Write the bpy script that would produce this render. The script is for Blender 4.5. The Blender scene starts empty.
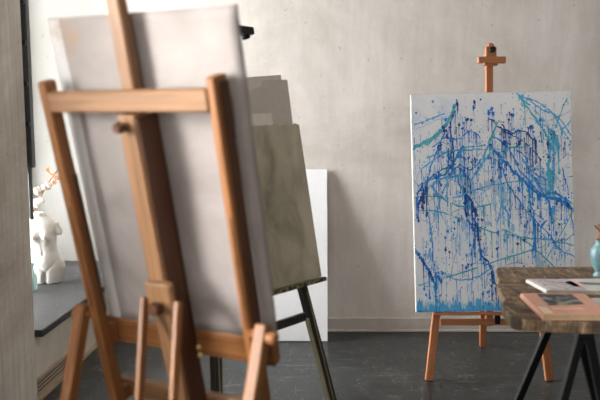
import bpy, bmesh, math, random
from mathutils import Vector as V, Matrix, noise
C = bpy.context.scene.collection
PI = math.pi

# ------------------------------------------------------------------ helpers
class MB:
    """collects simple shapes, linked as ONE mesh object; keeps a per-vertex 'grain' coordinate"""
    def __init__(s): s.v, s.f, s.g, s.m, s.sm = [], [], [], [], []
    def add(s, vs, fs, gs=None, mi=0, smooth=False):
        b = len(s.v)
        s.v += [V(p) for p in vs]
        s.g += [V(p) for p in (gs if gs else vs)]
        for f in fs: s.f.append([i + b for i in f]); s.m.append(mi); s.sm.append(smooth)
    def beam(s, p0, p1, w, h, side, mi=0, ch=0.003, taper=1.0):
        """bar from p0 to p1, w wide along 'side', h deep across; chamfered long edges"""
        p0, p1 = V(p0), V(p1); d = (p1 - p0); L = d.length; d.normalize()
        a = V(side); a = (a - d * a.dot(d)).normalized(); b = d.cross(a)
        off = random.uniform(-9, 9)
        ch = min(ch, w * .3, h * .3); vs, gs = [], []
        hw, hh = w / 2, h / 2
        pr = [(-hw + ch, -hh), (hw - ch, -hh), (hw, -hh + ch), (hw, hh - ch), (hw - ch, hh), (-hw + ch, hh), (-hw, hh - ch), (-hw, -hh + ch)]
        st = [(0, (w - 2 * ch) / w), (ch, 1), (L - ch, taper), (L, taper * (w - 2 * ch) / w)]
        for t, k in st:
            for x, y in pr:
                vs.append(p0 + d * t + a * x * k + b * y * k); gs.append(V((t + off, x + off, y + off * .7)))
        fs = [list(range(7, -1, -1)), [24 + i for i in range(8)]]
        for r in range(3):
            for i in range(8):
                j = (i + 1) % 8; fs.append([r * 8 + i, r * 8 + j, r * 8 + 8 + j, r * 8 + 8 + i])
        s.add(vs, fs, gs, mi)
    def box(s, c, d, mi=0, ch=0.003):
        c = V(c); s.beam(c - V((d[0] / 2, 0, 0)), c + V((d[0] / 2, 0, 0)), d[1], d[2], (0, 1, 0), mi, ch)
    def cyl(s, p0, p1, r0, r1=None, n=20, mi=0):
        r1 = r0 if r1 is None else r1
        p0, p1 = V(p0), V(p1); d = (p1 - p0).normalized()
        a = d.orthogonal().normalized(); b = d.cross(a); L = (p1 - p0).length; e = min(.12 * min(r0, r1), L * .2)
        rows = [(0, r0 - e), (e, r0), (L - e, r1), (L, r1 - e)]
        vs = [p0 + d * t + (a * math.cos(2 * PI * i / n) + b * math.sin(2 * PI * i / n)) * r for t, r in rows for i in range(n)]
        fs = [[r * n + i, r * n + (i + 1) % n, r * n + n + (i + 1) % n, r * n + n + i] for r in range(3) for i in range(n)]
        s.add(vs, fs, None, mi, True)
        k = 3 * n
        s.add([vs[i] for i in range(n)], [list(range(n - 1, -1, -1))], None, mi)
        s.add([vs[k + i] for i in range(n)], [list(range(n))], None, mi)
    def lathe(s, c, prof, n=28, mi=0):
        c = V(c); vs = []
        for r, z in prof:
            for i in range(n):
                t = 2 * PI * i / n; vs.append(c + V((r * math.cos(t), r * math.sin(t), z)))
        fs = [[k * n + i, k * n + (i + 1) % n, k * n + n + (i + 1) % n, k * n + n + i] for k in range(len(prof) - 1) for i in range(n)]
        s.add(vs, fs, None, mi, True)
    def tube(s, pts, rad, n=10, mi=0):
        pts = [V(p) for p in pts]; vs = []
        for i, p in enumerate(pts):
            d = (pts[min(i + 1, len(pts) - 1)] - pts[max(i - 1, 0)]).normalized()
            a = d.cross(V((.31, .2, .93))).normalized(); b = d.cross(a)
            r = rad[i] if isinstance(rad, (list, tuple)) else rad
            for k in range(n):
                t = 2 * PI * k / n; vs.append(p + (a * math.cos(t) + b * math.sin(t)) * r)
        fs = [[i * n + k, i * n + (k + 1) % n, i * n + n + (k + 1) % n, i * n + n + k] for i in range(len(pts) - 1) for k in range(n)]
        fs += [list(range(n - 1, -1, -1)), [(len(pts) - 1) * n + k for k in range(n)]]
        s.add(vs, fs, None, mi, True)
    def ball(s, c, r, sq=(1, 1, 1), mi=0, nu=16, nv=10):
        c = V(c); vs = []
        for j in range(nv + 1):
            ph = PI * j / nv
            for i in range(nu):
                t = 2 * PI * i / nu
                vs.append(c + V((r * sq[0] * math.sin(ph) * math.cos(t), r * sq[1] * math.sin(ph) * math.sin(t), r * sq[2] * math.cos(ph))))
        fs = [[j * nu + i, j * nu + nu + i, j * nu + nu + (i + 1) % nu, j * nu + (i + 1) % nu] for j in range(nv) for i in range(nu)]
        s.add(vs, fs, None, mi, True)
    def slab(s, poly, z0, z1, mi=0, gr=None, ch=.003):
        """horizontal plate with outline poly (counter clockwise)"""
        n = len(poly); cx = sum(p[0] for p in poly) / n; cy = sum(p[1] for p in poly) / n
        def ring(z, k):
            out = []
            for i in range(n):
                p = V(poly[i] + (0,)) if len(poly[i]) == 2 else V(poly[i]); q = V((cx, cy, 0)); d = (q - V((p.x, p.y, 0)))
                d = d.normalized() * k if d.length else d
                out.append(V((p.x + d.x, p.y + d.y, z)))
            return out
        vs = ring(z0, ch) + ring(z0 + ch, 0) + ring(z1 - ch, 0) + ring(z1, ch)
        o = random.uniform(-5, 5)
        gs = [V((p.x + o, p.y + o, p.z + o)) for p in vs]
        fs = [list(range(n - 1, -1, -1)), [3 * n + i for i in range(n)]]
        for r in range(3):
            fs += [[r * n + i, r * n + (i + 1) % n, r * n + n + (i + 1) % n, r * n + n + i] for i in range(n)]
        s.add(vs, fs, gs, mi)
    def build(s, name, mats, parent=None, origin=None):
        """parent: Empty (no rotation); vertices are given in world coordinates"""
        if not isinstance(mats, (list, tuple)): mats = [mats]
        chain = V((0, 0, 0)); p = parent
        while p is not None: chain += p.location; p = p.parent
        o0 = V(origin) if origin is not None else V((0, 0, 0))
        me = bpy.data.meshes.new(name)
        me.from_pydata([tuple(p - chain - o0) for p in s.v], [], s.f)
        for m in mats: me.materials.append(m)
        for i, p in enumerate(me.polygons): p.material_index = s.m[i]; p.use_smooth = s.sm[i]
        at = me.attributes.new('grain', 'FLOAT_VECTOR', 'POINT')
        for i, g in enumerate(s.g): at.data[i].vector = g
        me.update()
        bm = bmesh.new(); bm.from_mesh(me); bmesh.ops.recalc_face_normals(bm, faces=bm.faces); bm.to_mesh(me); bm.free()
        o = bpy.data.objects.new(name, me); C.objects.link(o)
        o.parent = parent; o.location = o0
        return o

def tag(o, label, cat, group=None):
    o['label'] = label; o['category'] = cat
    if group: o['group'] = group
    return o
def thing(name, loc, label, cat, group=None):
    o = bpy.data.objects.new(name, None); C.objects.link(o); o.location = loc; o.empty_display_size = .1
    return tag(o, label, cat, group)
def struct(o): o['kind'] = 'structure'; return o

# ------------------------------------------------------------------ materials
def lin(r, g, b):
    f = lambda c: c / 12.92 if c <= .04045 else ((c + .055) / 1.055) ** 2.4
    return (f(r / 255), f(g / 255), f(b / 255), 1)
class NT:
    def __init__(s, name):
        s.mat = bpy.data.materials.new(name); s.mat.use_nodes = True; s.t = s.mat.node_tree
        s.b = s.t.nodes['Principled BSDF']
    def n(s, typ, **kw):
        x = s.t.nodes.new(typ)
        for k, v in kw.items():
            if hasattr(x, k) and not k[0].isupper(): setattr(x, k, v)
            else: x.inputs[k].default_value = v
        return x
    def l(s, a, b): s.t.links.new(a, b)
    def coords(s, kind, scale):
        if kind == 'grain': c = s.n('ShaderNodeAttribute', attribute_name='grain').outputs['Vector']
        else: c = s.n('ShaderNodeTexCoord').outputs['Object']
        m = s.n('ShaderNodeMapping'); m.inputs['Scale'].default_value = scale; s.l(c, m.inputs['Vector']); return m.outputs['Vector']
    def noise(s, kind, scale, sc=1., det=5, rough=.6, dist=0):
        x = s.n('ShaderNodeTexNoise'); x.inputs['Scale'].default_value = sc; x.inputs['Detail'].default_value = det
        x.inputs['Roughness'].default_value = rough; x.inputs['Distortion'].default_value = dist
        s.l(s.coords(kind, scale), x.inputs['Vector']); return x.outputs['Fac']
    def ramp(s, fac, stops):
        r = s.n('ShaderNodeValToRGB'); e = r.color_ramp.elements
        while len(e) < len(stops): e.new(.5)
        for i, (p, c) in enumerate(stops): e[i].position = p; e[i].color = c
        s.l(fac, r.inputs['Fac']); return r.outputs['Color']
    def mix(s, fac, a, b, typ='MIX'):
        m = s.n('ShaderNodeMix', data_type='RGBA', blend_type=typ)
        if isinstance(fac, (int, float)): m.inputs[0].default_value = fac
        else: s.l(fac, m.inputs[0])
        for k, v in ((6, a), (7, b)):
            if isinstance(v, tuple): m.inputs[k].default_value = v
            else: s.l(v, m.inputs[k])
        return m.outputs[2]
    def bump(s, h, st=.3, dist=.01):
        b = s.n('ShaderNodeBump'); b.inputs['Strength'].default_value = st; b.inputs['Distance'].default_value = dist
        s.l(h, b.inputs['Height']); s.l(b.outputs['Normal'], s.b.inputs['Normal'])
    def col(s, c):
        if isinstance(c, tuple): s.b.inputs['Base Color'].default_value = c
        else: s.l(c, s.b.inputs['Base Color'])
    def rough(s, r): s.b.inputs['Roughness'].default_value = r
    def spec(s, r): s.b.inputs['Specular IOR Level'].default_value = r

def plain(name, c, r=.6, metal=0, spec=.5, var=.12):
    t = NT(name); f = t.noise('obj', (1, 1, 1), 30, 4)
    k = tuple(max(0, x * (1 - var)) for x in c[:3]) + (1,); h = tuple(min(1, x * (1 + var)) for x in c[:3]) + (1,)
    t.col(t.ramp(f, [(.3, k), (.7, h)])); t.rough(r); t.b.inputs['Metallic'].default_value = metal; t.spec(spec)
    return t.mat
def wood(name, dark, mid, light, r=.45, st=.15):
    t = NT(name)
    a = t.noise('grain', (2.2, 45, 45), 1.6, 6, .65, .6)
    c = t.ramp(a, [(.25, dark), (.5, mid), (.8, light)])
    b = t.noise('grain', (1.2, 9, 9), 2., 3)
    c = t.mix(t.ramp(b, [(.35, (0, 0, 0, 1)), (.75, (.45, .45, .45, 1))]), c, dark)
    t.col(c); t.rough(r); t.spec(.35); t.bump(a, st, .002); return t.mat

def plaster(name, dark, mid, light, streak=(7, 7, 1.0), bst=.08):
    t = NT(name)
    a = t.noise('obj', (1, 1, 1), 1.1, 6, .62, .5)
    c = t.ramp(a, [(.3, dark), (.5, mid), (.72, light)])
    b = t.noise('obj', streak, 1.6, 5, .7)
    c = t.mix(t.ramp(b, [(.42, (0, 0, 0, 1)), (.7, (.42, .42, .42, 1))]), c, dark)
    d = t.noise('obj', (1, 1, 1.8), 9, 8, .75, 1.2)
    c = t.mix(t.ramp(d, [(.52, (0, 0, 0, 1)), (.75, (.38, .38, .38, 1))]), c, light)
    sp = t.noise('obj', (1, 1, 1), 30, 3, .5)
    c = t.mix(t.ramp(sp, [(.69, (0, 0, 0, 1)), (.76, (.5, .5, .5, 1))]), c, tuple(x * .62 for x in dark[:3]) + (1,))
    t.col(c); t.rough(.85); t.spec(.25)
    e = t.noise('obj', (1.4, 1.4, .9), 4, 8, .6, .4)
    t.bump(e, bst, .03); return t.mat

M = {}
M['wall'] = plaster('warm_plaster', lin(184, 177, 170), lin(207, 201, 195), lin(227, 223, 219))
M['pier'] = plaster('grey_plaster', lin(150, 138, 125), lin(194, 184, 173), lin(232, 226, 218), (22, 22, 1.1), .12)
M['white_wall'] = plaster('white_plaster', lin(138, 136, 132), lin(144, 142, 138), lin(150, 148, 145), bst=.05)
M['trim'] = plaster('painted_trim', lin(168, 160, 152), lin(186, 179, 171), lin(202, 196, 189), bst=.1)
M['under'] = plaster('pale_grey_plaster', lin(196, 187, 175), lin(214, 206, 194), lin(230, 223, 212), (14, 14, 1.2))
M['dark_wall'] = plaster('umber_plaster', lin(80, 74, 68), lin(96, 90, 83), lin(112, 105, 98))
M['ceil'] = plain('ceiling_paint', lin(190, 186, 180), .9, var=.03)
def floor_mat():
    t = NT('dark_floor_paint')
    a = t.noise('obj', (1, 1, 1), 2.2, 8, .7, .8)
    c = t.ramp(a, [(.3, lin(30, 32, 32)), (.55, lin(46, 48, 48)), (.8, lin(70, 72, 71))])
    s1 = t.noise('obj', (3, 26, 1), 1.2, 6, .75, 1.6)
    c = t.mix(t.ramp(s1, [(.57, (0, 0, 0, 1)), (.66, (.7, .7, .7, 1))]), c, lin(118, 118, 116))
    s2 = t.noise('obj', (17, 5, 1), 1.3, 6, .75, 1.9)
    c = t.mix(t.ramp(s2, [(.59, (0, 0, 0, 1)), (.67, (.75, .75, .75, 1))]), c, lin(128, 127, 124))
    s3 = t.noise('obj', (1, 1, 1), 42, 2, .5)
    c = t.mix(t.ramp(s3, [(.70, (0, 0, 0, 1)), (.75, (.6, .6, .6, 1))]), c, lin(152, 152, 150))
    t.col(c); t.spec(.4)
    r = t.ramp(a, [(.3, (.30, .30, .30, 1)), (.8, (.55, .55, .55, 1))]); t.l(r, t.b.inputs['Roughness'])
    t.bump(t.noise('obj', (1, 1, 1), 7, 6, .6), .12, .01); return t.mat
M['floor'] = floor_mat()
M['oak'] = wood('golden_beech', lin(92, 63, 40), lin(128, 93, 63), lin(148, 112, 81))
M['oak_dark'] = wood('amber_beech', lin(94, 58, 31), lin(132, 86, 48), lin(152, 104, 63))
M['cherry'] = wood('orange_beech', lin(146, 92, 58), lin(170, 110, 72), lin(194, 134, 94))
M['worn'] = plain('worn_edge', lin(132, 126, 98), .6)  # pale yellow-grey for the thin strips on the black easel legs
M['walnut'] = wood('dark_brown_wood', lin(54, 32, 19), lin(76, 46, 28), lin(96, 62, 38))  # dark tone for strips that stand in for unlit easel faces
M['black_wood'] = wood('black_stained_wood', lin(26, 24, 22), lin(44, 42, 38), lin(78, 74, 66), .5)
M['black'] = plain('black_metal', lin(13, 13, 14), .4, .0, .3)
M['steel'] = plain('dark_steel_paint', lin(40, 43, 46), .5)
M['brass'] = plain('brass', lin(226, 200, 140), .3, .3)
M['knob'] = wood('dark_knob_wood', lin(56, 34, 22), lin(80, 50, 34), lin(104, 68, 46))
def canvas_back(name, cols):
    t = NT(name)
    a = t.noise('obj', (1, 1, 1), 3.2, 5, .6, .6)
    c = t.ramp(a, [(.3, cols[0]), (.55, cols[1]), (.8, cols[2])])
    b = t.noise('obj', (1, 1, 1), 8., 4, .6)
    # a few brown smudges near the upper left corner
    tc = t.n('ShaderNodeTexCoord'); d = t.n('ShaderNodeVectorMath', operation='DISTANCE'); t.l(tc.outputs['Object'], d.inputs[0]); d.inputs[1].default_value = STAIN
    k = t.ramp(d.outputs['Value'], [(.015, (1, 1, 1, 1)), (.06, (0, 0, 0, 1))])
    k2 = t.mix(1.0, k, t.ramp(b, [(.46, (0, 0, 0, 1)), (.56, (.85, .85, .85, 1))]), 'MULTIPLY')
    c = t.mix(k2, c, lin(150, 120, 92))
    t.col(c); t.rough(.9); t.spec(.1)
    w = t.n('ShaderNodeTexWave'); w.inputs['Scale'].default_value = 260; t.l(tc.outputs['Object'], w.inputs['Vector'])
    t.bump(a, .15, .01); return t.mat
def aged_wood():
    t = NT('weathered_plank')
    a = t.noise('grain', (2.0, 14, 9), 2.2, 8, .78, 1.5)
    c = t.ramp(a, [(.30, lin(40, 31, 24)), (.44, lin(96, 75, 54)), (.58, lin(138, 112, 84)), (.78, lin(178, 149, 117))])
    b = t.noise('grain', (3, 5, 3), 2.2, 5, .65)
    c = t.mix(t.ramp(b, [(.46, (0, 0, 0, 1)), (.66, (.8, .8, .8, 1))]), c, lin(44, 36, 29))
    w = t.noise('grain', (34, 5, 4), 1.2, 4, .65, .8)
    c = t.mix(t.ramp(w, [(.48, (0, 0, 0, 1)), (.60, (.75, .75, .75, 1))]), c, lin(50, 40, 32))
    w2 = t.noise('grain', (22, 7, 4), 1.7, 4, .65, .8)
    c = t.mix(t.ramp(w2, [(.54, (0, 0, 0, 1)), (.66, (.6, .6, .6, 1))]), c, lin(172, 151, 124))
    t.col(c); t.rough(.6); t.spec(.3); t.bump(a, .5, .006); return t.mat
M['aged'] = aged_wood()
def panel_mat():
    t = NT('olive_grey_oil_paint')
    a = t.noise('obj', (3.2, 3.2, 1.7), 2.0, 4, .5, .8)
    c = t.ramp(a, [(.30, lin(140, 134, 116)), (.45, lin(170, 163, 144)), (.6, lin(192, 185, 166)), (.78, lin(212, 206, 187))])
    b = t.noise('obj', (1, 1, 1), 26, 5, .6)
    c = t.mix(t.ramp(b, [(.5, (0, 0, 0, 1)), (.8, (.25, .25, .25, 1))]), c, lin(214, 208, 190))
    t.col(c); t.rough(.7); t.spec(.25); t.bump(b, .2, .004); return t.mat
M['panel'] = panel_mat()
M['grey_paper'] = plain('grey_paper', lin(196, 188, 179), .85, var=.05)
M['grey_paper2'] = plain('grey_paper_back', lin(214, 206, 197), .85, var=.05)
M['pale_paper'] = plain('pale_grey_paper', lin(226, 220, 214), .85, var=.04)
M['white_board'] = plain('white_board_face', lin(232, 233, 236), .6, var=.015)
def stained_tray():
    t = NT('paint_spattered_tray'); a = t.noise('obj', (1, 1, 1), 55, 2, .5)
    t.col(t.ramp(a, [(.35, lin(38, 36, 32)), (.47, lin(52, 49, 40)), (.52, lin(140, 132, 62)), (.58, lin(60, 56, 44)), (.66, lin(170, 164, 130)), (.72, lin(46, 42, 38))])); t.rough(.6); return t.mat
M['tray'] = stained_tray()
def canvas_mat():
    t = NT('washed_white_canvas')
    a = t.noise('obj', (1, 1, .8), 5.2, 5, .6, .8)
    c = t.ramp(a, [(.50, lin(243, 244, 248)), (.68, lin(222, 232, 244)), (.84, lin(180, 210, 236))])
    t.col(c); t.rough(.7); t.spec(.3); t.bump(t.noise('obj', (1, 1, 1), 160, 2), .1, .002); return t.mat
M['canvas'] = canvas_mat()
M['edge'] = plain('canvas_edge', lin(166, 164, 160), .8, var=.03)
M['navy'] = plain('navy_paint', lin(14, 72, 150), .35, var=.25)
M['blue'] = plain('blue_paint', lin(26, 130, 218), .35, var=.2)
M['azure'] = plain('azure_paint', lin(88, 178, 230), .35, var=.15)
M['cyan'] = plain('turquoise_paint', lin(78, 184, 204), .35, var=.15)
M['pale'] = plain('pale_blue_paint', lin(184, 212, 236), .5, var=.08)
def marble():
    t = NT('white_stone_cast'); a = t.noise('obj', (1, 1, 1), 7, 5, .6)
    t.col(t.ramp(a, [(.3, lin(198, 194, 187)), (.7, lin(214, 210, 204))])); t.rough(.6); t.spec(.3)
    t.bump(t.noise('obj', (1, 1, 1), 60, 3), .08, .003); return t.mat
M['bust'] = marble()
def stone():
    t = NT('dark_slate'); a = t.noise('obj', (1, 1, 1), 6, 8, .7, .6)
    c = t.ramp(a, [(.3, lin(44, 44, 45)), (.55, lin(56, 56, 57)), (.8, lin(74, 74, 74))])
    b = t.noise('obj', (1, 1, 1), 38, 3)
    c = t.mix(t.ramp(b, [(.64, (0, 0, 0, 1)), (.72, (.5, .5, .5, 1))]), c, lin(140, 141, 142))
    t.col(c); t.rough(.5); t.spec(.3); return t.mat
M['stone'] = stone()
M['stone_edge'] = plain('dark_slate_edge', lin(22, 22, 25), .5)
def glass(name, tint, gl=.12):
    t = NT(name); t.t.nodes.remove(t.b)
    out = t.t.nodes['Material Output']
    tr = t.n('ShaderNodeBsdfTransparent'); tr.inputs[0].default_value = tint
    g = t.n('ShaderNodeBsdfGlossy'); g.inputs['Roughness'].default_value = .05
    fr = t.n('ShaderNodeFresnel'); fr.inputs[0].default_value = 1.45
    m = t.n('ShaderNodeMixShader'); t.l(fr.outputs[0], m.inputs[0]); t.l(tr.outputs[0], m.inputs[1]); t.l(g.outputs[0], m.inputs[2])
    t.l(m.outputs[0], out.inputs['Surface']); return t.mat
M['pane'] = glass('window_glass', (.97, .98, .98, 1))
def milky_glass():
    t = NT('teal_bottle_glass'); t.col(lin(176, 208, 204)); t.rough(.12); t.b.inputs['Alpha'].default_value = .5; return t.mat
M['teal_glass'] = milky_glass()
M['vase'] = plain('dark_ceramic', lin(44, 44, 46), .4)
M['twig'] = plain('brown_twig', lin(140, 98, 66), .8, var=.25)
M['husk'] = plain('dry_husk', lin(176, 128, 88), .85, var=.2)
M['cotton'] = plain('cotton_fluff', lin(206, 200, 192), .95, var=.03)
M['jar'] = plain('turquoise_glaze', lin(96, 130, 134), .4, var=.22)
M['cork'] = plain('brown_stopper', lin(120, 82, 54), .8, var=.25)
M['pages'] = plain('page_edges', lin(158, 138, 106), .9, var=.15)
M['white_pages'] = plain('pale_page_edges', lin(176, 168, 150), .9, var=.08)
M['salmon'] = plain('salmon_cover', lin(204, 152, 130), .6, var=.1)
M['salmon_worn'] = plain('worn_cover_edge', lin(232, 206, 178), .7, var=.08)
def cover_photo():
    t = NT('dark_cover_photograph'); a = t.noise('grain', (1, 1, 1), 18, 3, .5, .8)
    t.col(t.ramp(a, [(.40, lin(28, 28, 30)), (.50, lin(64, 62, 60)), (.57, lin(140, 135, 126)), (.7, lin(156, 150, 140))])); t.rough(.5); return t.mat
M['photo'] = cover_photo()
def cover_art():
    t = NT('mottled_cover_art'); a = t.noise('grain', (1, 1.5, 1), 20, 4, .6, 1.0)
    t.col(t.ramp(a, [(.32, lin(60, 84, 118)), (.42, lin(136, 140, 158)), (.50, lin(198, 192, 188)), (.57, lin(196, 136, 128)), (.64, lin(170, 184, 160)), (.72, lin(84, 108, 124))])); t.rough(.45); return t.mat
M['art'] = cover_art()
M['white_cover'] = plain('white_cover', lin(196, 192, 186), .5, var=.04)
M['dark_teal'] = plain('teal_print', lin(70, 98, 104), .5, var=.15)
M['grey_cover'] = plain('pale_grey_cover', lin(190, 192, 190), .5, var=.05)
M['wood_trim'] = wood('pale_trim_wood', lin(150, 128, 104), lin(184, 164, 140), lin(200, 182, 160))
M['grille'] = plain('tan_grille_paint', lin(166, 150, 132), .7, var=.1)

# ------------------------------------------------------------------ room shell
TH = .0488
LD = V((math.sin(TH), math.cos(TH), 0)); LT = V((-math.cos(TH), math.sin(TH), 0)); L0 = V((-1.297, 3.327, 0))
def LW(s, t, z): return L0 + LD * s + LT * t + V((0, 0, z))     # along the left wall, outwards, up
def lwbox(mb, s0, s1, t0, t1, z0, z1, mi=0, ch=.002):
    mb.beam(LW(s0, (t0 + t1) / 2, (z0 + z1) / 2), LW(s1, (t0 + t1) / 2, (z0 + z1) / 2), t1 - t0, z1 - z0, LT, mi, ch)
YB, ZC, YR, XR = 4.545, 3.0, -2.6, 3.6
SB = (YB - L0.y) / LD.y; SN = 1.70; TN = .80
def one(name, fn, mat):
    mb = MB(); fn(mb); return struct(mb.build(name, mat))
one('floor', lambda m: m.box((.9, 1.3, -.05), (5.9, 8.4, .1), ch=.001), M['floor'])
one('ceiling', lambda m: m.box((.9, 1.3, ZC + .05), (5.9, 8.4, .1), ch=.001), M['ceil'])
one('wall_back', lambda m: m.box((1.2 + .0, YB + .05, ZC / 2), (4.86, .1, ZC), ch=.001), M['wall'])
one('wall_right', lambda m: m.box((XR + .05, 1.0, ZC / 2), (.1, 7.4, ZC), ch=.001), M['dark_wall'])
one('wall_rear', lambda m: m.box((1.0, YR - .05, ZC / 2), (5.4, .1, ZC), ch=.001), M['dark_wall'])
W2a, W2b = -4.7, -2.1            # second window, nearer the camera
def left_wall(m):
    lwbox(m, W2b, 0, 0, .88, 0, ZC)                 # pier between the two windows
    lwbox(m, YR - L0.y - .2, W2a, 0, .88, 0, ZC)
    lwbox(m, W2a, W2b, .0, .88, 0, .95); lwbox(m, W2a, W2b, 0, .88, 2.55, ZC)
    lwbox(m, 0, SB, 0, .88, 2.75, ZC)
one('wall_left', left_wall, M['pier'])
one('wall_below_sill', lambda m: lwbox(m, 0, SB + .05, .02, .40, 0, .338), M['under']).name = 'wall_left_below_window'
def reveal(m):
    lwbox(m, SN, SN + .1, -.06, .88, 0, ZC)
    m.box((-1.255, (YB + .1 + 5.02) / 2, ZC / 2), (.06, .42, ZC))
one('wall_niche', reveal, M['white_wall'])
# sill slab with dark front edge
mb = MB()
lwbox(mb, .015, SN, -.03, TN + .06, .341, .375, 0, .003)
lwbox(mb, .015, SB - .03, -.034, -.030, .341, .373, 1, .001)
lwbox(mb, .0145, .016, -.03, .0, .341, .373, 1, .0005)
struct(mb.build('trim_1', [M['stone'], M['stone_edge']]))
# floor trim and grille below the sill
one('baseboard_left', lambda m: lwbox(m, .0, SB - .05, .0, .019, 0, .022), M['wood_trim'])
one('baseboard_back', lambda m: (m.box((1.2, YB - .009, .047), (4.76, .018, .094), ch=.004), m.box((1.2, YB - .012, .008), (4.76, .024, .016), ch=.003)), M['trim'])
g = thing('vent_grille', LW(.2, .01, .02), 'slatted tan heating grille low on the wall under the window sill', 'vent')
mb = MB()
lwbox(mb, .012, .60, .006, .0195, .112, .122); lwbox(mb, .012, .60, .006, .0195, .026, .034); lwbox(mb, .012, .02, .006, .0195, .034, .112); lwbox(mb, .592, .60, .006, .0195, .034, .112)
mb.build('frame', M['wood_trim'], g)
mb = MB(); lwbox(mb, .02, .592, .0165, .0195, .034, .112, 0, .0005); mb.build('backing', M['knob'], g)  # dark sheet standing in for the shade in the slat gaps
mb = MB()
for k in range(4): lwbox(mb, .02, .592, .006, .016, .039 + k * .0195, .039 + k * .0195 + .0085)
mb.build('slats', M['grille'], g)

def window(n, s0, s1, z0, z1, t, cols):
    mb = MB(); w = .055
    lwbox(mb, s0, s0 + w, t - .03, t + .03, z0, z1); lwbox(mb, s1 - w, s1, t - .03, t + .03, z0, z1)
    lwbox(mb, s0 + w, s1 - w, t - .03, t + .03, z0, z0 + w); lwbox(mb, s0 + w, s1 - w, t - .03, t + .03, z1 - w, z1)
    for k in range(1, cols):
        s = s0 + (s1 - s0) * k / cols; lwbox(mb, s - .016, s + .016, t - .02, t + .02, z0 + w, z1 - w)
    for k in range(1, 6):
        z = z0 + (z1 - z0) * k / 6; lwbox(mb, s0 + w, s1 - w, t - .012, t + .012, z - .011, z + .011)
    fr = struct(mb.build('window_%d' % n, M['steel'], None, LW((s0 + s1) / 2, t, z0)))
    mb = MB(); lwbox(mb, s0 + .01, s1 - .01, t - .003, t + .003, z0 + .01, z1 - .01, 0, .0005)
    mb.build('pane', M['pane'], fr)
window(1, .0, SN, .376, 2.75, TN, 3)
window(2, W2a, W2b, .95, 2.55, .45, 3)
# an inward opened steel casement, its free edge standing just past the pier
sash = thing('casement_sash', LW(.045, .3, 1.17), 'dark steel window sash swung open at the edge of the left pier', 'window sash')
mb = MB()
lwbox(mb, .025, .062, -.014, .012, 1.172, 2.7); lwbox(mb, .025, .062, .50, .54, 1.172, 2.7)
lwbox(mb, .025, .062, .012, .50, 1.172, 1.21); lwbox(mb, .025, .062, .012, .50, 2.66, 2.7)
mb.build('frame', M['steel'], sash)
mb = MB()
for z in (1.38, 1.57, 1.76, 1.95, 2.14, 2.33, 2.52): lwbox(mb, .030, .057, .012, .50, z - .009, z + .009)
mb.build('glazing_bars', M['steel'], sash)
for z in (1.38, 1.57, 1.76, 1.95, 2.14, 2.33, 2.52):
    mb = MB(); lwbox(mb, .006, .025, -.012, .004, z - .012, z + .012); mb.build('latch_lug', M['black'], sash)
mb = MB(); lwbox(mb, .042, .045, .010, .502, 1.205, 2.665, 0, .0003); mb.build('pane', M['pane'], sash)
mb = MB(); lwbox(mb, .032, .050, .0, .014, .92, 1.1715); mb.build('stay_bar', M['steel'], sash)
for z in (1.25, 2.5):
    mb = MB(); lwbox(mb, .030, .057, .541, .56, z, z + .06); mb.build('hinge', M['black'], sash)

# ------------------------------------------------------------------ easel seen from behind (nearest)
EX, EY, EA, ET = -.248, 1.993, .432, .248
eu = V((math.cos(EA), -math.sin(EA), 0)); en = V((math.sin(EA), math.cos(EA), 0))
ev = V((-en.x * math.sin(ET), -en.y * math.sin(ET), math.cos(ET))); eN = V((en.x * math.cos(ET), en.y * math.cos(ET), math.sin(ET)))
def E(a, b, c=0): return V((EX, EY, 0)) + eu * a + ev * b + eN * c
def G(a, b, z): return V((EX, EY, z)) + eu * a + en * b           # floor frame of the same easel
def ebeam(m, a0, b0, a1, b1, c0, c1, w, mi=0, ch=.004):
    """bar in the easel plane between (a0,b0) and (a1,b1), w wide in the plane"""
    cc = (c0 + c1) / 2; p0, p1 = E(a0, b0, cc), E(a1, b1, cc); d = (p1 - p0).normalized()
    m.beam(p0, p1, w, c1 - c0, eN.cross(d), mi, ch)
random.seed(4)
ez = thing('wooden_easel', (EX, EY, 0), 'large golden wooden easel seen from behind in the left foreground, holding a pale canvas', 'easel')
PD = {-1: .014, 1: .034}; PU = {-1: -.236, 1: .2435}
for s in (-1, 1):
    mb = MB(); ebeam(mb, PU[s], .02, PU[s], 1.545, -.026, PD[s], .029 if s < 0 else .022)
    p = mb.build('post', M['oak_dark'], ez)
    mb = MB(); ebeam(mb, PU[s] + .003, .93, PU[s] + .003, 1.22, -.0275, -.026, .004, 0, .0003); mb.build('groove', M['knob'], p)
    mb = MB(); ebeam(mb, PU[s] + (.013 if s > 0 else .0165), .90, PU[s] + (.013 if s > 0 else .0165), 1.53 if s > 0 else 1.3, -.008 if s > 0 else .0, PD[s] - .003, .003, 0, .0006); mb.build('side_rail', M['walnut'], p)  # added dark strip, shade of the post's right side put into colour
mb = MB(); ebeam(mb, -.2215, 1.494, .2325, 1.494, -.030, -.006, .051); mb.build('crossbar', M['oak'], ez)
mb = MB(); ebeam(mb, .011, .40, .011, 1.464, -.04, .0, .051); fm = mb.build('mast', M['oak'], ez)
mb = MB(); ebeam(mb, .0395, .42, .0395, 1.455, -.034, .0425, .005, 0, .001); mb.build('side_rail', M['walnut'], fm)  # added dark strip standing in for the mast's shaded right side
mb = MB(); ebeam(mb, .0, .58, .0, 1.93, .001, .036, .038); mb.build('sliding_mast', M['oak'], ez)
mb = MB(); ebeam(mb, -.262, .818, .272, .818, .0435, .078, .078); mb.build('tray_bar', M['oak_dark'], ez)
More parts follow.
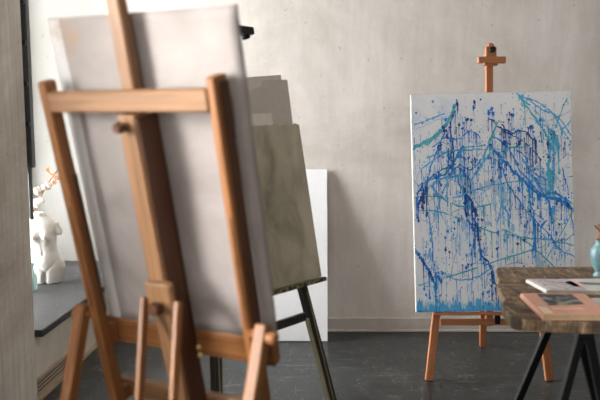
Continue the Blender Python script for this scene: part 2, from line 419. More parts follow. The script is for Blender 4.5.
for s in (-1, 1):
    mb = MB(); ebeam(mb, PU[s], .785, PU[s], .85, PD[s] + .0005, .0432, .026); mb.build('tray_bracket', M['oak_dark'], ez)
    mb = MB(); ebeam(mb, PU[s], .60, PU[s], .645, PD[s] + .0005, .0432, .026); mb.build('bar_bracket', M['oak_dark'], ez)
mb = MB(); ebeam(mb, -.27, .622, .27, .622, .0435, .068, .058); mb.build('lower_bar', M['oak'], ez)
def knob(m, c, ax, r, L):
    ax = V(ax).normalized(); c = V(c)
    m.cyl(c, c + ax * L * .55, r * .5, r * .5); m.cyl(c + ax * L * .4, c + ax * L, r, r * .85)
mb = MB(); knob(mb, E(.006, 1.440, -.041), -eN + eu * -.2, .014, .028); mb.build('clamp_knob', M['knob'], ez)
mb = MB(); ebeam(mb, .027, .960, .027, 1.045, -.062, -.0405, .082, 0, .008); blk = mb.build('hinge_block', M['oak'], ez)
mb = MB(); knob(mb, E(.026, .985, -.0625), -eN, .018, .032); mb.build('knob', M['knob'], blk)
feet = []
for s in (-1, 1):
    a1 = -.172 if s < 0 else .304; h0 = -.268 if s < 0 else .291
    top = E(h0, .905 if s < 0 else .918, -.035); foot = G(a1, -.62, 0.0); feet.append((top, foot))
    top2 = top + (top - foot).normalized() * .03
    mb = MB(); d = (top2 - foot).normalized()
    mb.beam(foot + d * .006, top2, .032, .038, eu, 0, .004)
    lg = mb.build('rear_leg', M['oak_dark'], ez)
    mb = MB(); q = top
    mb.cyl(q + eu * (.0155 * s), q + eu * ((.026 if s < 0 else .04) * s), .016, .016); mb.cyl(q - eu * (.0152 * s), E(PU[s], .905 if s < 0 else .918, -.02) + eu * (.0145 * s), .010, .010); mb.build('hinge_knob', M['oak_dark'], lg)
z = .40; f = (.872 - z) / .872
pL = feet[0][0] + (feet[0][1] - feet[0][0]) * f; pR = feet[1][0] + (feet[1][1] - feet[1][0]) * f
d = (pR - pL).normalized()
mb = MB(); mb.beam(pL + d * .0, pR - d * .0, .03, .022, (0, 0, 1)); mb.build('stretcher', M['oak_dark'], ez)
for a, b in ((-.027, .18), (.082, .1)):
    pass
for p0, k in ((E(-.024, .998, -.052), .50), (E(.078, .998, -.052), .69)):
    mb = MB(); q = pL + (pR - pL) * k + V((0, 0, .01)); mb.beam(p0, q, .015, .024, eu); mb.build('prop_strut', M['oak_dark'], ez)
for a in (-.046, .046):
    mb = MB()
    for dv in (-.012, .012): mb.cyl(E(a, .795 + dv, .043), E(a, .795 + dv, .035), .0065, .006)
    mb.build('bolt_pair', M['brass'], ez)

# canvas on that easel, back towards the viewer
cv0 = E(-.24, .867, .05)
STAIN = tuple(E(-.205, 1.645, .049) - E(.025, .867, .06))
M['cloth'] = canvas_back('grey_canvas_cloth', (lin(124, 115, 111), lin(142, 134, 130), lin(160, 153, 149)))
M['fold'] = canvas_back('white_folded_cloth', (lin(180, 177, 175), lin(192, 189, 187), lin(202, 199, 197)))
mb = MB(); nu, nv = 22, 30; vs = []; fs = []
a0, a1, b0, b1 = -.245, .288, .8580, 1.686
for side, c in ((0, .0475), (1, .057)):
    for j in range(nv + 1):
        for i in range(nu + 1):
            x, y = i / nu, j / nv
            e = max(0, 1 - x / .08) ** 2 * .006 + max(0, (x - .93) / .07) ** 2 * .004
            cc = c + e + .0012 * math.sin(x * 9 + y * 4) * (1 - side)
            sk = .006 * (1 - y)
            vs.append(E(a0 + (a1 - a0) * x - .014 * (1 - y) * 0 - sk, b0 + (b1 - b0) * y, cc))
n0 = (nu + 1) * (nv + 1)
for j in range(nv):
    for i in range(nu):
        q = j * (nu + 1) + i; fs.append([q, q + 1, q + nu + 2, q + nu + 1]); fs.append([n0 + q, n0 + q + nu + 1, n0 + q + nu + 2, n0 + q + 1])
rim = [i for i in range(nu + 1)] + [j * (nu + 1) + nu for j in range(1, nv + 1)] + [nv * (nu + 1) + i for i in range(nu - 1, -1, -1)] + [j * (nu + 1) for j in range(nv - 1, 0, -1)]
for k in range(len(rim)):
    p, q = rim[k], rim[(k + 1) % len(rim)]; fs.append([q, p, p + n0, q + n0])
mb.add(vs, fs, None, 0, True)
o = mb.build('stretched_canvas', M['cloth'], None, E(.025, .867, .06))
for p in o.data.polygons: p.use_smooth = abs(p.normal.dot(eN)) > .5
cvo = o
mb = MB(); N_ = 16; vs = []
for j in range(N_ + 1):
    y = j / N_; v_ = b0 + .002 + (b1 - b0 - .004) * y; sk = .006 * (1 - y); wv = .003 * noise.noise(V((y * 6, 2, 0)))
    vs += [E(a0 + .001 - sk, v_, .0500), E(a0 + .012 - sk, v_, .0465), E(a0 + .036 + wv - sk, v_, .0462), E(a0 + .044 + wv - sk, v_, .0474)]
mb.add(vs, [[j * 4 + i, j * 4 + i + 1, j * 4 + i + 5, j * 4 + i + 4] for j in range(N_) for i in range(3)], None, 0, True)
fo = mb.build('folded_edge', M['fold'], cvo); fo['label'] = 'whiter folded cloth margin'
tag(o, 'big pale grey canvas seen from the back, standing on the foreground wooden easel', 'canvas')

# ------------------------------------------------------------------ black easel in the middle distance
B0 = V((.092, 2.88, .75)); bt = math.radians(11)
bu = V((.64, .768, 0)).normalized(); bf = V((bu.y, -bu.x, 0))
bv = V((-bf.x * math.sin(bt), -bf.y * math.sin(bt), math.cos(bt))); bN = bu.cross(bv)
if bN.dot(bf) < 0: bN = -bN
def Bp(a, b, c=0): return B0 + bu * a + bv * b + bN * c
def bbeam(m, a0, b0, a1, b1, c0, c1, w, mi=0, ch=.003):
    cc = (c0 + c1) / 2; p0, p1 = Bp(a0, b0, cc), Bp(a1, b1, cc); m.beam(p0, p1, w, c1 - c0, bN.cross((p1 - p0).normalized()), mi, ch)
VF = -.75 / math.cos(bt)
bz = thing('black_easel', (Bp(-.33, VF).x, Bp(-.33, VF).y, 0), 'slim black paint-marked easel behind the foreground easel, holding an olive grey panel', 'easel')
for s in (-1, 1):
    mb = MB(); bbeam(mb, -.33 + s * .364, VF + .018, -.33 + s * .115, .78, -.062, -.03, .036)
    lg = mb.build('leg', M['black_wood'], bz)
    mb = MB(); bbeam(mb, -.33 + s * .364 - .022 * s, VF + .03, -.33 + s * .272 - .022 * s, -.16, -.060, -.036, .008); mb.build('leg_extension', M['worn'], lg)
    mb = MB(); bbeam(mb, -.33 + s * .350, VF + .05, -.33 + s * .255, -.05, -.0295, -.028, .006, 0, .0004); mb.build('scraped_edge', M['worn'], lg)  # thin pale strip along the front of the leg
mb = MB(); bbeam(mb, -.33, -.05, -.33, .93, -.066, -.034, .042); ms = mb.build('mast', M['black_wood'], bz)
mb = MB(); bbeam(mb, -.33, .93, -.33, 1.03, -.05, -.034, .03); mb.build('mast_tip', M['black_wood'], ms)
mb = MB(); bbeam(mb, -.565, -.15, -.095, -.15, -.058, -.034, .034); mb.build('lower_crossbar', M['black_wood'], bz)
mb = MB(); bbeam(mb, -.48, .66, -.18, .66, -.058, -.036, .034); mb.build('upper_crossbar', M['black_wood'], bz)
mb = MB(); bbeam(mb, -.48, 1.03, -.176, 1.03, -.055, -.015, .03); mb.cyl(Bp(-.2, 1.012, -.03), Bp(-.2, 1.012, -.06), .012); mb.build('top_clamp', M['black'], bz)
mb = MB(); bbeam(mb, -.70, -.012, .004, -.012, -.05, .022, .017); mb.build('tray', M['tray'], bz)
mb = MB(); h = Bp(-.33, .72, -.07); f3 = V((Bp(-.33, 0, 0).x, Bp(-.33, 0, 0).y, 0)) - bf * .62
mb.beam(V((f3.x, f3.y, .012)), h, .032, .024, bu); mb.build('rear_leg', M['black_wood'], bz)

def sheet(name, outline, c, th, mat, label, cat, wob=.0, group=None):
    """thin sheet in the easel plane with outline [(a,b)...], slightly wavy"""
    m = MB(); n = len(outline); vs = []
    for cc in (c, c - th):
        for a, b in outline: vs.append(Bp(a, b, cc))
    fs = [list(range(n)), [n + i for i in range(n - 1, -1, -1)]] + [[i, n + i, n + (i + 1) % n, (i + 1) % n] for i in range(n)]
    m.add(vs, fs)
    o = m.build(name, mat, None, Bp(outline[0][0], outline[0][1], c)); return tag(o, label, cat, group)
random.seed(8)
topedge = [(-.003 - .597 * k / 24, .645 + random.uniform(-.006, .004) - .008 * k / 24) for k in range(25)]
sheet('painted_panel', [(-.60, .0), (-.003, .0)] + topedge, 0, .015, M['panel'], 'olive grey mottled painted panel standing on the tray of the black easel', 'painting')
sheet('paper_sheet', [(-.55, .0), (-.15, .0), (-.146, .694), (-.32, .687), (-.55, .687)], -.0165, .002, M['pale_paper'], 'small pale grey sheet peeking out just above the olive grey panel', 'paper')
sheet('paper_sheet', [(-.58, .0), (-.04, .0), (-.012, .838), (-.12, .832), (-.163, .828), (-.178, .806), (-.205, .796), (-.235, .787), (-.25, .776), (-.268, .800), (-.30, .806), (-.56, .80)], -.020, .002, M['grey_paper'], 'dark grey sheet with a torn upper corner behind the olive grey panel', 'paper')
sheet('paper_sheet', [(-.57, .0), (-.06, .0), (-.045, .858), (-.30, .833), (-.57, .82)], -.024, .002, M['grey_paper2'], 'rearmost grey sheet showing above the torn sheet on the black easel', 'paper')

# ------------------------------------------------------------------ white board leaning on the back wall
mb = MB(); x0, x1 = -.50, .175
yb, yt, zt = 4.318, 4.528, 1.078
q = (V((0, yt, zt)) - V((0, yb, 0))); ln = q.length; q.normalize(); nr = V((0, -q.z, q.y))
mb.beam(V((x0, yb, 0)) + q * (ln / 2) + nr * -.0, V((x1, yb, 0)) + q * (ln / 2), ln, .014, q, 0, .002)
o = mb.build('blank_board', M['white_board'], None, (x0, yb, 0)); o.location += V((0, -.0, .004))
tag(o, 'tall blank white board leaning against the back wall behind the black easel', 'board')

# ------------------------------------------------------------------ far easel with drip painting
FX, FY, FT = 1.022, 3.63, math.radians(7)
fv = V((0, math.sin(FT), math.cos(FT))); fN = V((0, -math.cos(FT), math.sin(FT)))
def Fp(a, b, c=0): return V((FX + a, FY, 0)) + fv * b + fN * c
def fbeam(m, a0, b0, a1, b1, c0, c1, w, mi=0, ch=.003):
    cc = (c0 + c1) / 2; p0, p1 = Fp(a0, b0, cc), Fp(a1, b1, cc); m.beam(p0, p1, w, c1 - c0, fN.cross((p1 - p0).normalized()), mi, ch)
random.seed(11)
fz = thing('wooden_easel', (FX, FY, 0), 'orange wooden easel by the back wall holding the blue drip painting', 'easel')
for s in (-1, 1):
    mb = MB(); fbeam(mb, .325 * s, .004, .165 * s, 1.42, -.032, -.004, .042); mb.build('leg', M['cherry'], fz)
mb = MB(); fbeam(mb, -.27, .323, .27, .323, -.003, .012, .034); mb.build('cross_rail', M['cherry'], fz)
mb = MB(); fbeam(mb, -.305, .371, .305, .371, -.003, .046, .012); mb.build('tray', M['cherry'], fz)
mb = MB(); fbeam(mb, -.0, .30, .004, 1.815, -.034, -.004, .038); mb.build('mast', M['cherry'], fz)
mb = MB(); fbeam(mb, -.19, 1.42, .19, 1.42, -.062, -.034, .05); mb.build('head_rail', M['cherry'], fz)
mb = MB()
fbeam(mb, .004, 1.722, .004, 1.806, -.003, .02, .062, 0, .006); fbeam(mb, .004, 1.79, .004, 1.823, -.003, .02, .038, 0, .010)
fbeam(mb, -.07, 1.728, .078, 1.728, .0205, .045, .034); fbeam(mb, -.034, 1.708, .042, 1.708, -.002, .03, .012)
cl = mb.build('top_clamp', M['cherry'], fz)
mb = MB(); mb.cyl(Fp(.008, 1.784, .021), Fp(.008, 1.784, .034), .008); mb.cyl(Fp(.008, 1.784, .028), Fp(.008, 1.784, .044), .018, .016); mb.build('knob', M['black'], cl)
mb = MB(); fbeam(mb, .035, .315, .035, .36, .0125, .03, .028); mb.build('tray_knob', M['black'], fz)
mb = MB(); mb.beam((1.135, 4.215, .006), Fp(0.0, 1.38, -.075), .04, .024, (1, 0, 0)); mb.build('rear_leg', M['cherry'], fz)

# painting: frame of the canvas with its roll
PW, PH, PT = .853, 1.166, .034
roll = math.radians(1.35)
pu = V((math.cos(roll), 0, 0)) + fv * math.sin(roll); pv = fv * math.cos(roll) - V((math.sin(roll), 0, 0))
PB = V((.620, 0, 0)); zb = .3785
PB = V((.620, FY, 0)) + fv * zb + fN * (.002)
def Pp(a, b, c=0): return PB + pu * a + pv * b + fN * c
random.seed(21)
mb = MB()
mb.beam(Pp(PW / 2, 0, PT / 2), Pp(PW / 2, PH, PT / 2), PW, PT, pu, 6, .003)
mb.add([Pp(.0005, .0005, PT + .0002), Pp(PW - .0005, .0005, PT + .0002), Pp(PW - .0005, PH - .0005, PT + .0002), Pp(.0005, PH - .0005, PT + .0002)], [[0, 1, 2, 3]], None, 0)
EPS = [PT + .0004]
def face_pts(pts, mi):
    EPS[0] += .0000012
    c = EPS[0] + mi * .00025
    pts = [(min(max(a, .001), PW - .001), min(max(b, .001), PH - .001)) for a, b in pts]
    mb.add([Pp(a, b, c) for a, b in pts], [list(range(len(pts)))], None, mi)
def px(x, y):
    """photo measurement of a mark on the canvas -> canvas coordinates"""
    k = (y - 95.5) / 217.0
    return ((x - 410.0 - 6.0 * k) / 158.5 * PW, (1 - (y - 97 + 4 * (x - 410) / 158 * (1 - k)) / 216.0) * PH)
def ribbon(pts, ws, mi):
    """painted line as quads with round-ish ends"""
    n = len(pts)
    if n < 2: return
    L, R = [], []
    for i in range(n):
        a = pts[max(i - 1, 0)]; b = pts[min(i + 1, n - 1)]
        dx, dy = b[0] - a[0], b[1] - a[1]; l = math.hypot(dx, dy) or 1e-6
        w = ws[i] / 2
        L.append((pts[i][0] - dy / l * w, pts[i][1] + dx / l * w)); R.append((pts[i][0] + dy / l * w, pts[i][1] - dx / l * w))
    EPS[0] += .0000012; c = EPS[0] + mi * .00025
    cl_ = lambda p: (min(max(p[0], .001), PW - .001), min(max(p[1], .001), PH - .001))
    vs = [Pp(*cl_(p), c) for p in L] + [Pp(*cl_(p), c) for p in R]
    mb.add(vs, [[i, n + i, n + i + 1, i + 1] for i in range(n - 1)], None, mi)
def blob(a, b, r, mi, el=1.0, n=11):
    ph = random.uniform(0, 6)
    face_pts([(a + r * (1 + .28 * math.sin(3 * t + ph) + random.uniform(-.15, .15)) * math.cos(t), b + el * r * (1 + .28 * math.cos(2 * t + ph) + random.uniform(-.15, .15)) * math.sin(t)) for t in [2 * PI * k / n for k in range(n)]], mi)
def smooth(cp, n=10):
    out = []
    for i in range(len(cp) - 1):
        p0 = cp[max(i - 1, 0)]; p1 = cp[i]; p2 = cp[i + 1]; p3 = cp[min(i + 2, len(cp) - 1)]
        for k in range(n):
            t = k / n
            out.append(tuple(.5 * (2 * p1[j] + (p2[j] - p0[j]) * t + (2 * p0[j] - 5 * p1[j] + 4 * p2[j] - p3[j]) * t * t + (3 * p1[j] - p0[j] - 3 * p2[j] + p3[j]) * t ** 3) for j in (0, 1)))
    return out + [cp[-1]]
def splash(cpx, w, mi, jit=.007, drops=9, drip=0.0):
    w *= 1.25 if mi in (CY, AZ) else .95; drip *= 1.5; jit = jit * (1 if mi in (CY, AZ) else 1.5); drops += 6
    """thrown line through photo-measured points, with beads, side spatter and drips"""
    pts = smooth([px(*p) for p in cpx], 9)
    sd = random.uniform(0, 50); out, ws = [], []
    for i, p in enumerate(pts):
        n1 = noise.noise(V((sd, i * .35, 0))); n2 = noise.noise(V((i * .35, sd, 3)))
        out.append((p[0] + jit * n1, p[1] + jit * n2)); ws.append(w * (1 + .75 * noise.noise(V((i * .5, sd, 9)))) * (1 if 0 < i < len(pts) - 1 else .3))
    k = 0
    while k < len(out) - 1:                       # the line breaks up into runs
        e = min(len(out), k + random.randint(5, 14)); ribbon(out[k:e], ws[k:e], mi if random.random() < .8 else max(1, mi - 1)); k = e - 1 if random.random() < .6 else e + 1
    for p, ww in zip(out, ws):
        if random.random() < .22: blob(p[0], p[1], ww * (random.uniform(.6, 1.1) if mi > CY else random.uniform(.4, .65)), mi)
        if random.random() < drip: dripline(p[0], p[1], random.uniform(.03, .16), ww * .5 + .0012, mi)
    for k in range(drops):
        p = random.choice(out); blob(p[0] + random.gauss(0, .02), p[1] + random.gauss(0, .02), random.uniform(.0012, .0045), mi)
def dripline(a, b, L, w, mi):
    n = 7; x = a; pts, ws = [], []
    for k in range(n + 1):
        pts.append((x, b - L * k / n)); x += random.gauss(0, .0006)
        ws.append(w * (1.5 - 1.1 * min(1, k / n * 1.6)) if k < n - 1 else w * .95)
    ribbon(pts, ws, mi)
    if random.random() < .65: blob(x, b - L, w * .8, mi, 1.6)
NV, BL, AZ, CY, PL = 5, 4, 3, 2, 1
# pale washes first
for _ in range(46):
    a, b = random.gauss(.45, .22) * PW, random.gauss(.52, .2) * PH
    blob(a, b, random.uniform(.004, .016), PL, random.uniform(.8, 3.4), 15)
for cx, cy, r, mi in ((545, 190, .05, PL), (540, 180, .035, PL), (500, 195, .035, PL), (470, 188, .04, PL), (552, 150, .03, PL), (545, 187, .025, CY), (553, 150, .018, CY), (532, 196, .016, CY), (552, 138, .014, CY), (497, 200, .03, PL), (432, 265, .02, PL), (520, 240, .02, PL)):
    for _ in range(5): p = px(cx + random.gauss(0, 4), cy + random.gauss(0, 6)); blob(p[0], p[1], r * random.uniform(.2, .6), mi, random.uniform(1, 3), 16)
# bottom wash with ragged top
for lay, mi, hh in ((0, PL, .085), (1, AZ, .062), (2, BL, .022)):
    top = [];
    for k in range(181):
        x = k / 180 * PW
        hgt = hh * (.66 + .6 * noise.noise(V((k * .12, lay * 7, 1))) + .7 * noise.noise(V((k * .61, lay * 7, 5))) + random.uniform(-.2, .2))
        if lay == 2: hgt -= .012
        top.append((x, max(.0012, hgt)))
    for k in range(180):
        if top[k][1] > .002 or top[k + 1][1] > .002: face_pts([(top[k][0], .001), (top[k + 1][0], .001), top[k + 1], top[k]], mi)
# long thrown lines measured from the photograph
for c, w, mi, dr in (
    ([(412, 152), (425, 144), (438, 136), (448, 122), (454, 107)], .013, CY, .02),
    ([(414, 150), (430, 142), (441, 132)], .016, CY, 0),
    ([(413, 128), (428, 122), (444, 116)], .006, AZ, 0), ([(415, 132), (432, 124), (446, 119)], .004, PL, 0),
    ([(516, 97), (530, 110), (543, 125), (550, 140), (552, 160)], .007, CY, .05),
    ([(514, 96), (526, 102), (540, 112), (556, 120), (570, 140)], .005, AZ, .03),
    ([(517, 98), (528, 114), (540, 130), (549, 148)], .009, CY, .03),
    ([(520, 99), (538, 106), (552, 118), (560, 132), (572, 150)], .005, AZ, 0),
    ([(565, 100), (556, 122), (550, 148), (546, 175)], .005, AZ, 0), ([(572, 118), (560, 134), (549, 150)], .005, AZ, 0),
    ([(520, 105), (523, 118), (521, 130)], .005, CY, 0),
    ([(551, 132), (552, 160), (551, 200), (552, 235)], .007, AZ, .1),
    ([(550, 140), (556, 152), (546, 166), (551, 180)], .012, CY, .05),
    ([(416, 205), (419, 192), (428, 183), (444, 176), (455, 160), (462, 148)], .011, BL, .12),
    ([(417, 207), (423, 196), (426, 186)], .014, NV, .25),
    ([(418, 188), (432, 178), (447, 170), (460, 172), (468, 182), (470, 196)], .006, NV, .2),
    ([(424, 190), (430, 170), (437, 150), (445, 132)], .006, BL, .12),
    ([(447, 165), (452, 150), (449, 130), (454, 112)], .007, NV, .25),
    ([(490, 138), (503, 146), (512, 160), (520, 176), (535, 192), (548, 205)], .008, BL, .15),
    ([(487, 120), (500, 132), (514, 140), (528, 150), (540, 164)], .006, NV, .2),
    ([(490, 150), (510, 172), (524, 186), (540, 198), (560, 205), (572, 214)], .013, BL, .1),
    ([(498, 165), (506, 185), (517, 203), (530, 220), (545, 235), (560, 255)], .007, BL, .12),
    ([(533, 180), (542, 196), (549, 214), (540, 232)], .008, BL, .1),
    ([(520, 160), (530, 178), (541, 192), (556, 198), (572, 208)], .006, AZ, .05),
    ([(560, 170), (566, 195), (570, 222), (572, 240)], .005, BL, .1),
    ([(455, 178), (464, 196), (470, 212), (477, 232), (480, 255), (491, 272), (494, 292)], .010, BL, .12),
    ([(462, 190), (470, 205), (476, 222), (478, 248)], .012, NV, .15),
    ([(480, 258), (488, 266), (492, 280), (500, 300)], .006, NV, .1),
    ([(414, 250), (421, 260), (430, 275), (436, 290)], .014, BL, .05), ([(414, 252), (424, 265), (433, 282)], .008, NV, .05),
    ([(437, 276), (434, 290), (437, 305)], .007, AZ, .1),
    ([(446, 186), (436, 210), (430, 232), (433, 262), (436, 276)], .005, BL, .1),
    ([(420, 212), (440, 214), (462, 222), (490, 234), (520, 240), (550, 244), (574, 250)], .005, CY, .08),
    ([(418, 286), (440, 280), (470, 272), (500, 262), (540, 250), (575, 236)], .006, CY, .06),
    ([(440, 272), (452, 280), (470, 281), (492, 270)], .005, AZ, .1),
    ([(500, 232), (515, 238), (533, 252), (550, 268), (570, 290)], .005, CY, .08),
    ([(535, 232), (556, 252), (574, 262)], .005, AZ, .06), ([(575, 205), (560, 236), (545, 262), (530, 290)], .004, AZ, .06),
    ([(425, 160), (450, 154), (476, 152), (500, 152), (530, 148)], .006, CY, .06),
    ([(420, 172), (440, 158), (465, 150), (490, 148)], .005, AZ, .08),
    ([(478, 170), (486, 150), (492, 135), (496, 125)], .008, CY, .05),
    ([(468, 185), (480, 168), (492, 150)], .006, AZ, .05), ([(432, 195), (450, 205), (470, 210), (490, 206)], .007, CY, .08),
    ([(455, 200), (475, 192), (500, 186), (530, 184), (548, 190)], .005, AZ, .1),
    ([(505, 150), (498, 175), (502, 198), (496, 225)], .006, AZ, .12),
    ([(440, 200), (432, 188), (444, 180), (462, 178)], .008, AZ, .1),
    ([(432, 150), (444, 140), (456, 142), (468, 134), (480, 140)], .006, BL, .25), ([(448, 178), (458, 168), (470, 172), (484, 160), (498, 164)], .006, BL, .2),
    ([(500, 128), (510, 136), (522, 134), (534, 144)], .008, NV, .3), ([(512, 150), (524, 160), (530, 174), (544, 182)], .006, BL, .2),
    ([(540, 200), (552, 196), (564, 204), (573, 216)], .009, BL, .15), ([(466, 220), (474, 236), (470, 256)], .008, BL, .25),
    ([(426, 212), (431, 236), (428, 258)], .005, AZ, .2), ([(500, 205), (508, 222), (504, 246)], .006, AZ, .25), ([(528, 205), (534, 230), (530, 255)], .006, BL, .25),
):
    splash(c, w, mi, drip=dr)
# heads of dense dark drips
for x, y, n, r in ((447, 130, 7, 5), (455, 110, 3, 3), (459, 125, 4, 4), (467, 122, 4, 3), (472, 108, 3, 3), (489, 114, 5, 4), (510, 122, 7, 5), (505, 138, 7, 8), (520, 138, 5, 6), (528, 130, 4, 5), (495, 150, 6, 6), (500, 160, 6, 7), (441, 150, 5, 5), (450, 160, 6, 6), (463, 158, 5, 6), (476, 165, 5, 7), (424, 196, 6, 4), (436, 180, 4, 5), (540, 133, 4, 6), (548, 136, 3, 5), (562, 150, 3, 5), (470, 212, 6, 5), (476, 226, 5, 5), (438, 278, 6, 4), (492, 290, 5, 5), (486, 296, 5, 6), (512, 245, 4, 8), (502, 235, 4, 8), (556, 206, 3, 5), (569, 212, 4, 3), (466, 265, 5, 5), (447, 242, 5, 8), (530, 222, 4, 9), (490, 180, 5, 9), (516, 200, 4, 8), (560, 240, 4, 7), (456, 222, 4, 8), (545, 160, 3, 7)):
    for k in range(n):
        p = px(x + random.gauss(0, r * .8), y + random.gauss(0, r * .8)); mi = NV if random.random() < .55 else BL
        blob(p[0], p[1], random.uniform(.0025, .0085), mi, random.uniform(.8, 1.8)); dripline(p[0], p[1], random.uniform(.015, .10) * (1 if random.random() < .8 else 1.8), random.uniform(.0016, .0038), mi)
# thin free drips and flecks all over
def dens(a, b):
    x, y = a / PW, b / PH
    if y > .86: return .18
    d = .75 - .45 * abs(x - .5) + .2 * math.sin(9 * x)
    if y > .7 and x < .2: d *= .35
    return d
n = 0
while n < 290:
    a, b = random.uniform(.01, .99) * PW, random.uniform(.06, .97) * PH
    if random.random() > dens(a, b): continue
    mi = random.choices((NV, BL, AZ, CY, PL), (1, 4, 4.5, 2, 2.5))[0]
    dripline(a, b, min(b - .01, random.expovariate(1 / .06) + .015), random.uniform(.0012, .0031), mi); n += 1
n = 0
while n < 680:
    a, b = random.uniform(.005, .995) * PW, random.uniform(.05, .985) * PH
    if random.random() > dens(a, b) + .1: continue
    blob(a, b, min(.008, .0012 + random.expovariate(1 / .0014)), random.choices((NV, BL, AZ, CY, PL), (2.4, 3.2, 2.4, 1.2, 1.8))[0], random.uniform(.8, 1.7), 7); n += 1
n = 0
while n < 90:      # fine random threads
    a, b = random.uniform(.02, .98) * PW, random.uniform(.1, .9) * PH
    if random.random() > dens(a, b): continue
    th = random.uniform(0, PI); L = random.uniform(.04, .2); cu = random.gauss(0, .8); pts = []
    for k in range(9):
        pts.append((a, b)); th += cu / 9; a += math.cos(th) * L / 8; b += math.sin(th) * L / 8
    ribbon(pts, [random.uniform(.001, .003) for _ in pts], random.choices((NV, BL, AZ, CY), (2, 3, 3, 2))[0]); n += 1
o = mb.build('drip_painting', [M['canvas'], M['pale'], M['cyan'], M['azure'], M['blue'], M['navy'], M['edge']], None, Pp(PW / 2, 0, 0))
for i, p in enumerate(o.data.polygons):
    if p.material_index < 6 and p.normal.dot(fN) < 0: p.flip()
tag(o, 'large white canvas covered in blue and turquoise drips and splashes on the far easel', 'painting')

# ------------------------------------------------------------------ rustic table on black sawhorse legs
TZ0, TZ1 = .712, .75
random.seed(5)
tb = thing('plank_table', (1.3, 2.6, 0), 'rustic table of weathered planks on black metal legs at the right edge', 'table')
XE = 2.05
def plank(edge_l, y_right0, y_right1, xr=XE):
    """edge_l: points of left end from near to far; right end at xr"""
    return [(xr, y_right1)] + edge_l[::-1] + [(xr, y_right0)] if False else edge_l + [(xr, y_right1), (xr, y_right0)]
def wob(p, q, n, amp, sd):
    out = []
    for k in range(1, n):
        t = k / n; out.append((p[0] + (q[0] - p[0]) * t, p[1] + (q[1] - p[1]) * t + amp * noise.noise(V((t * n * .8, sd, 0)))))
    return out
near = [(XE, 2.175)] + wob((XE, 2.175), (.953, 2.198), 9, .006, 1) + [(.953, 2.198), (.86, 2.208), (.79, 2.220), (.735, 2.232), (.708, 2.242), (.700, 2.262), (.704, 2.32), (.713, 2.40), (.728, 2.465), (.745, 2.480)] + wob((.745, 2.480), (XE, 2.466), 9, .003, 3) + [(XE, 2.466)]
mid = [(XE, 2.480)] + wob((XE, 2.480), (.748, 2.494), 9, .003, 4) + [(.748, 2.494), (.757, 2.56), (.768, 2.65), (.785, 2.74), (.80, 2.757)] + wob((.80, 2.757), (XE, 2.745), 9, .003, 6) + [(XE, 2.745)]
far = [(XE, 2.760)] + wob((XE, 2.760), (.806, 2.772), 9, .003, 7) + [(.806, 2.772), (.815, 2.83), (.832, 2.92), (.852, 3.0), (.872, 3.045), (.90, 3.062)] + wob((.90, 3.062), (XE, 3.075), 9, .008, 8) + [(XE, 3.075)]
for pl in (near, mid, far):
    mb = MB(); mb.slab(pl[::-1], TZ0, TZ1, 0, None, .004); mb.build('plank', M['aged'], tb)
def leg2(m, A, B, r=.028):
    A, B = V(A), V(B); d = (A - B).normalized(); m.beam(B + d * .003, A, r, r, (1, 0, 0), 0, .003)
L4 = (((1.035, 2.70, .709), (.818, 2.80, 0)), ((.985, 2.36, .709), (.782, 2.26, 0)), ((.990, 2.36, .709), (1.137, 2.30, 0)), ((1.06, 2.70, .709), (1.30, 2.80, 0)))
for sx, lst in ((0, L4), (.72, L4)):
    for A, B in lst:
        mb = MB(); leg2(mb, (A[0] + sx, A[1], A[2]), (B[0] + sx, B[1], B[2])); mb.build('leg', M['black'], tb)
    mb = MB(); mb.beam((.97 + sx, 2.30, .690), (1.07 + sx, 2.80, .690), .05, .04, (1, 0, 0)); mb.build('beam', M['black'], tb)

# ------------------------------------------------------------------ books, jar
def quadbook(name, q, z0, z1, mats, label, art=None, cov=.002, spine=True):
    """book: q = 4 corners of the cover (left far, left near, right near, right far); spine on the left"""
    zc = z1
    c = sum((V(p + (0,)) for p in q), V((0, 0, 0))) / 4
    o = thing(name, (c.x, c.y, z0), label, 'book')
    def inset(k): return [tuple((V(p + (0,)) + (c - V(p + (0,))).normalized() * k)[:2]) for p in q]
    m = MB(); m.slab(inset(.004), z0 + cov, z1 - cov, 0, None, .001); m.build('pages', mats[1], o)
    m = MB(); m.slab(q, z0 + .0004, z0 + cov, 0, None, .0004); m.build('back_cover', mats[0], o)
    m = MB(); m.slab(q, z1 - cov, z1, 0, None, .0005); fc = m.build('front_cover', mats[0], o)
    m = MB(); a, b = V(q[0] + (0,)), V(q[1] + (0,)); d = (b - a).normalized(); s = V((d.y, -d.x, 0))
    if s.dot(c * 1.0 - a - V((0, 0, c.z))) > 0: s = -s
    prof = [(0, z0 + .0004), (-.004, z0 + .002), (-.0065, (z0 + z1) / 2), (-.004, z1 - .002), (0, z1)]
    vs = []
    for p in (a, b):
        for t, z in prof: vs.append(V((p.x, p.y, z)) - s * t * 1.0)
    n = len(prof); m.add(vs, [[i, i + 1, n + i + 1, n + i] for i in range(n - 1)] + [list(range(n)), list(range(2 * n - 1, n - 1, -1))] + [[0, n, 2 * n - 1, n - 1]], None, 0); m.build('spine', mats[2], o)
    def quad(uv): 
        return [tuple(((V(q[0] + (0,)) * (1 - u_) * (1 - v_) + V(q[3] + (0,)) * u_ * (1 - v_) + V(q[2] + (0,)) * u_ * v_ + V(q[1] + (0,)) * (1 - u_) * v_))[:2]) for u_, v_ in uv]
    for nm, uv, mt in (art or []):
        m = MB(); m.slab(quad(uv), z1 + .0002, z1 + .0006, 0, None, .0001); m.build(nm, mt, fc)
    return o
random.seed(3)
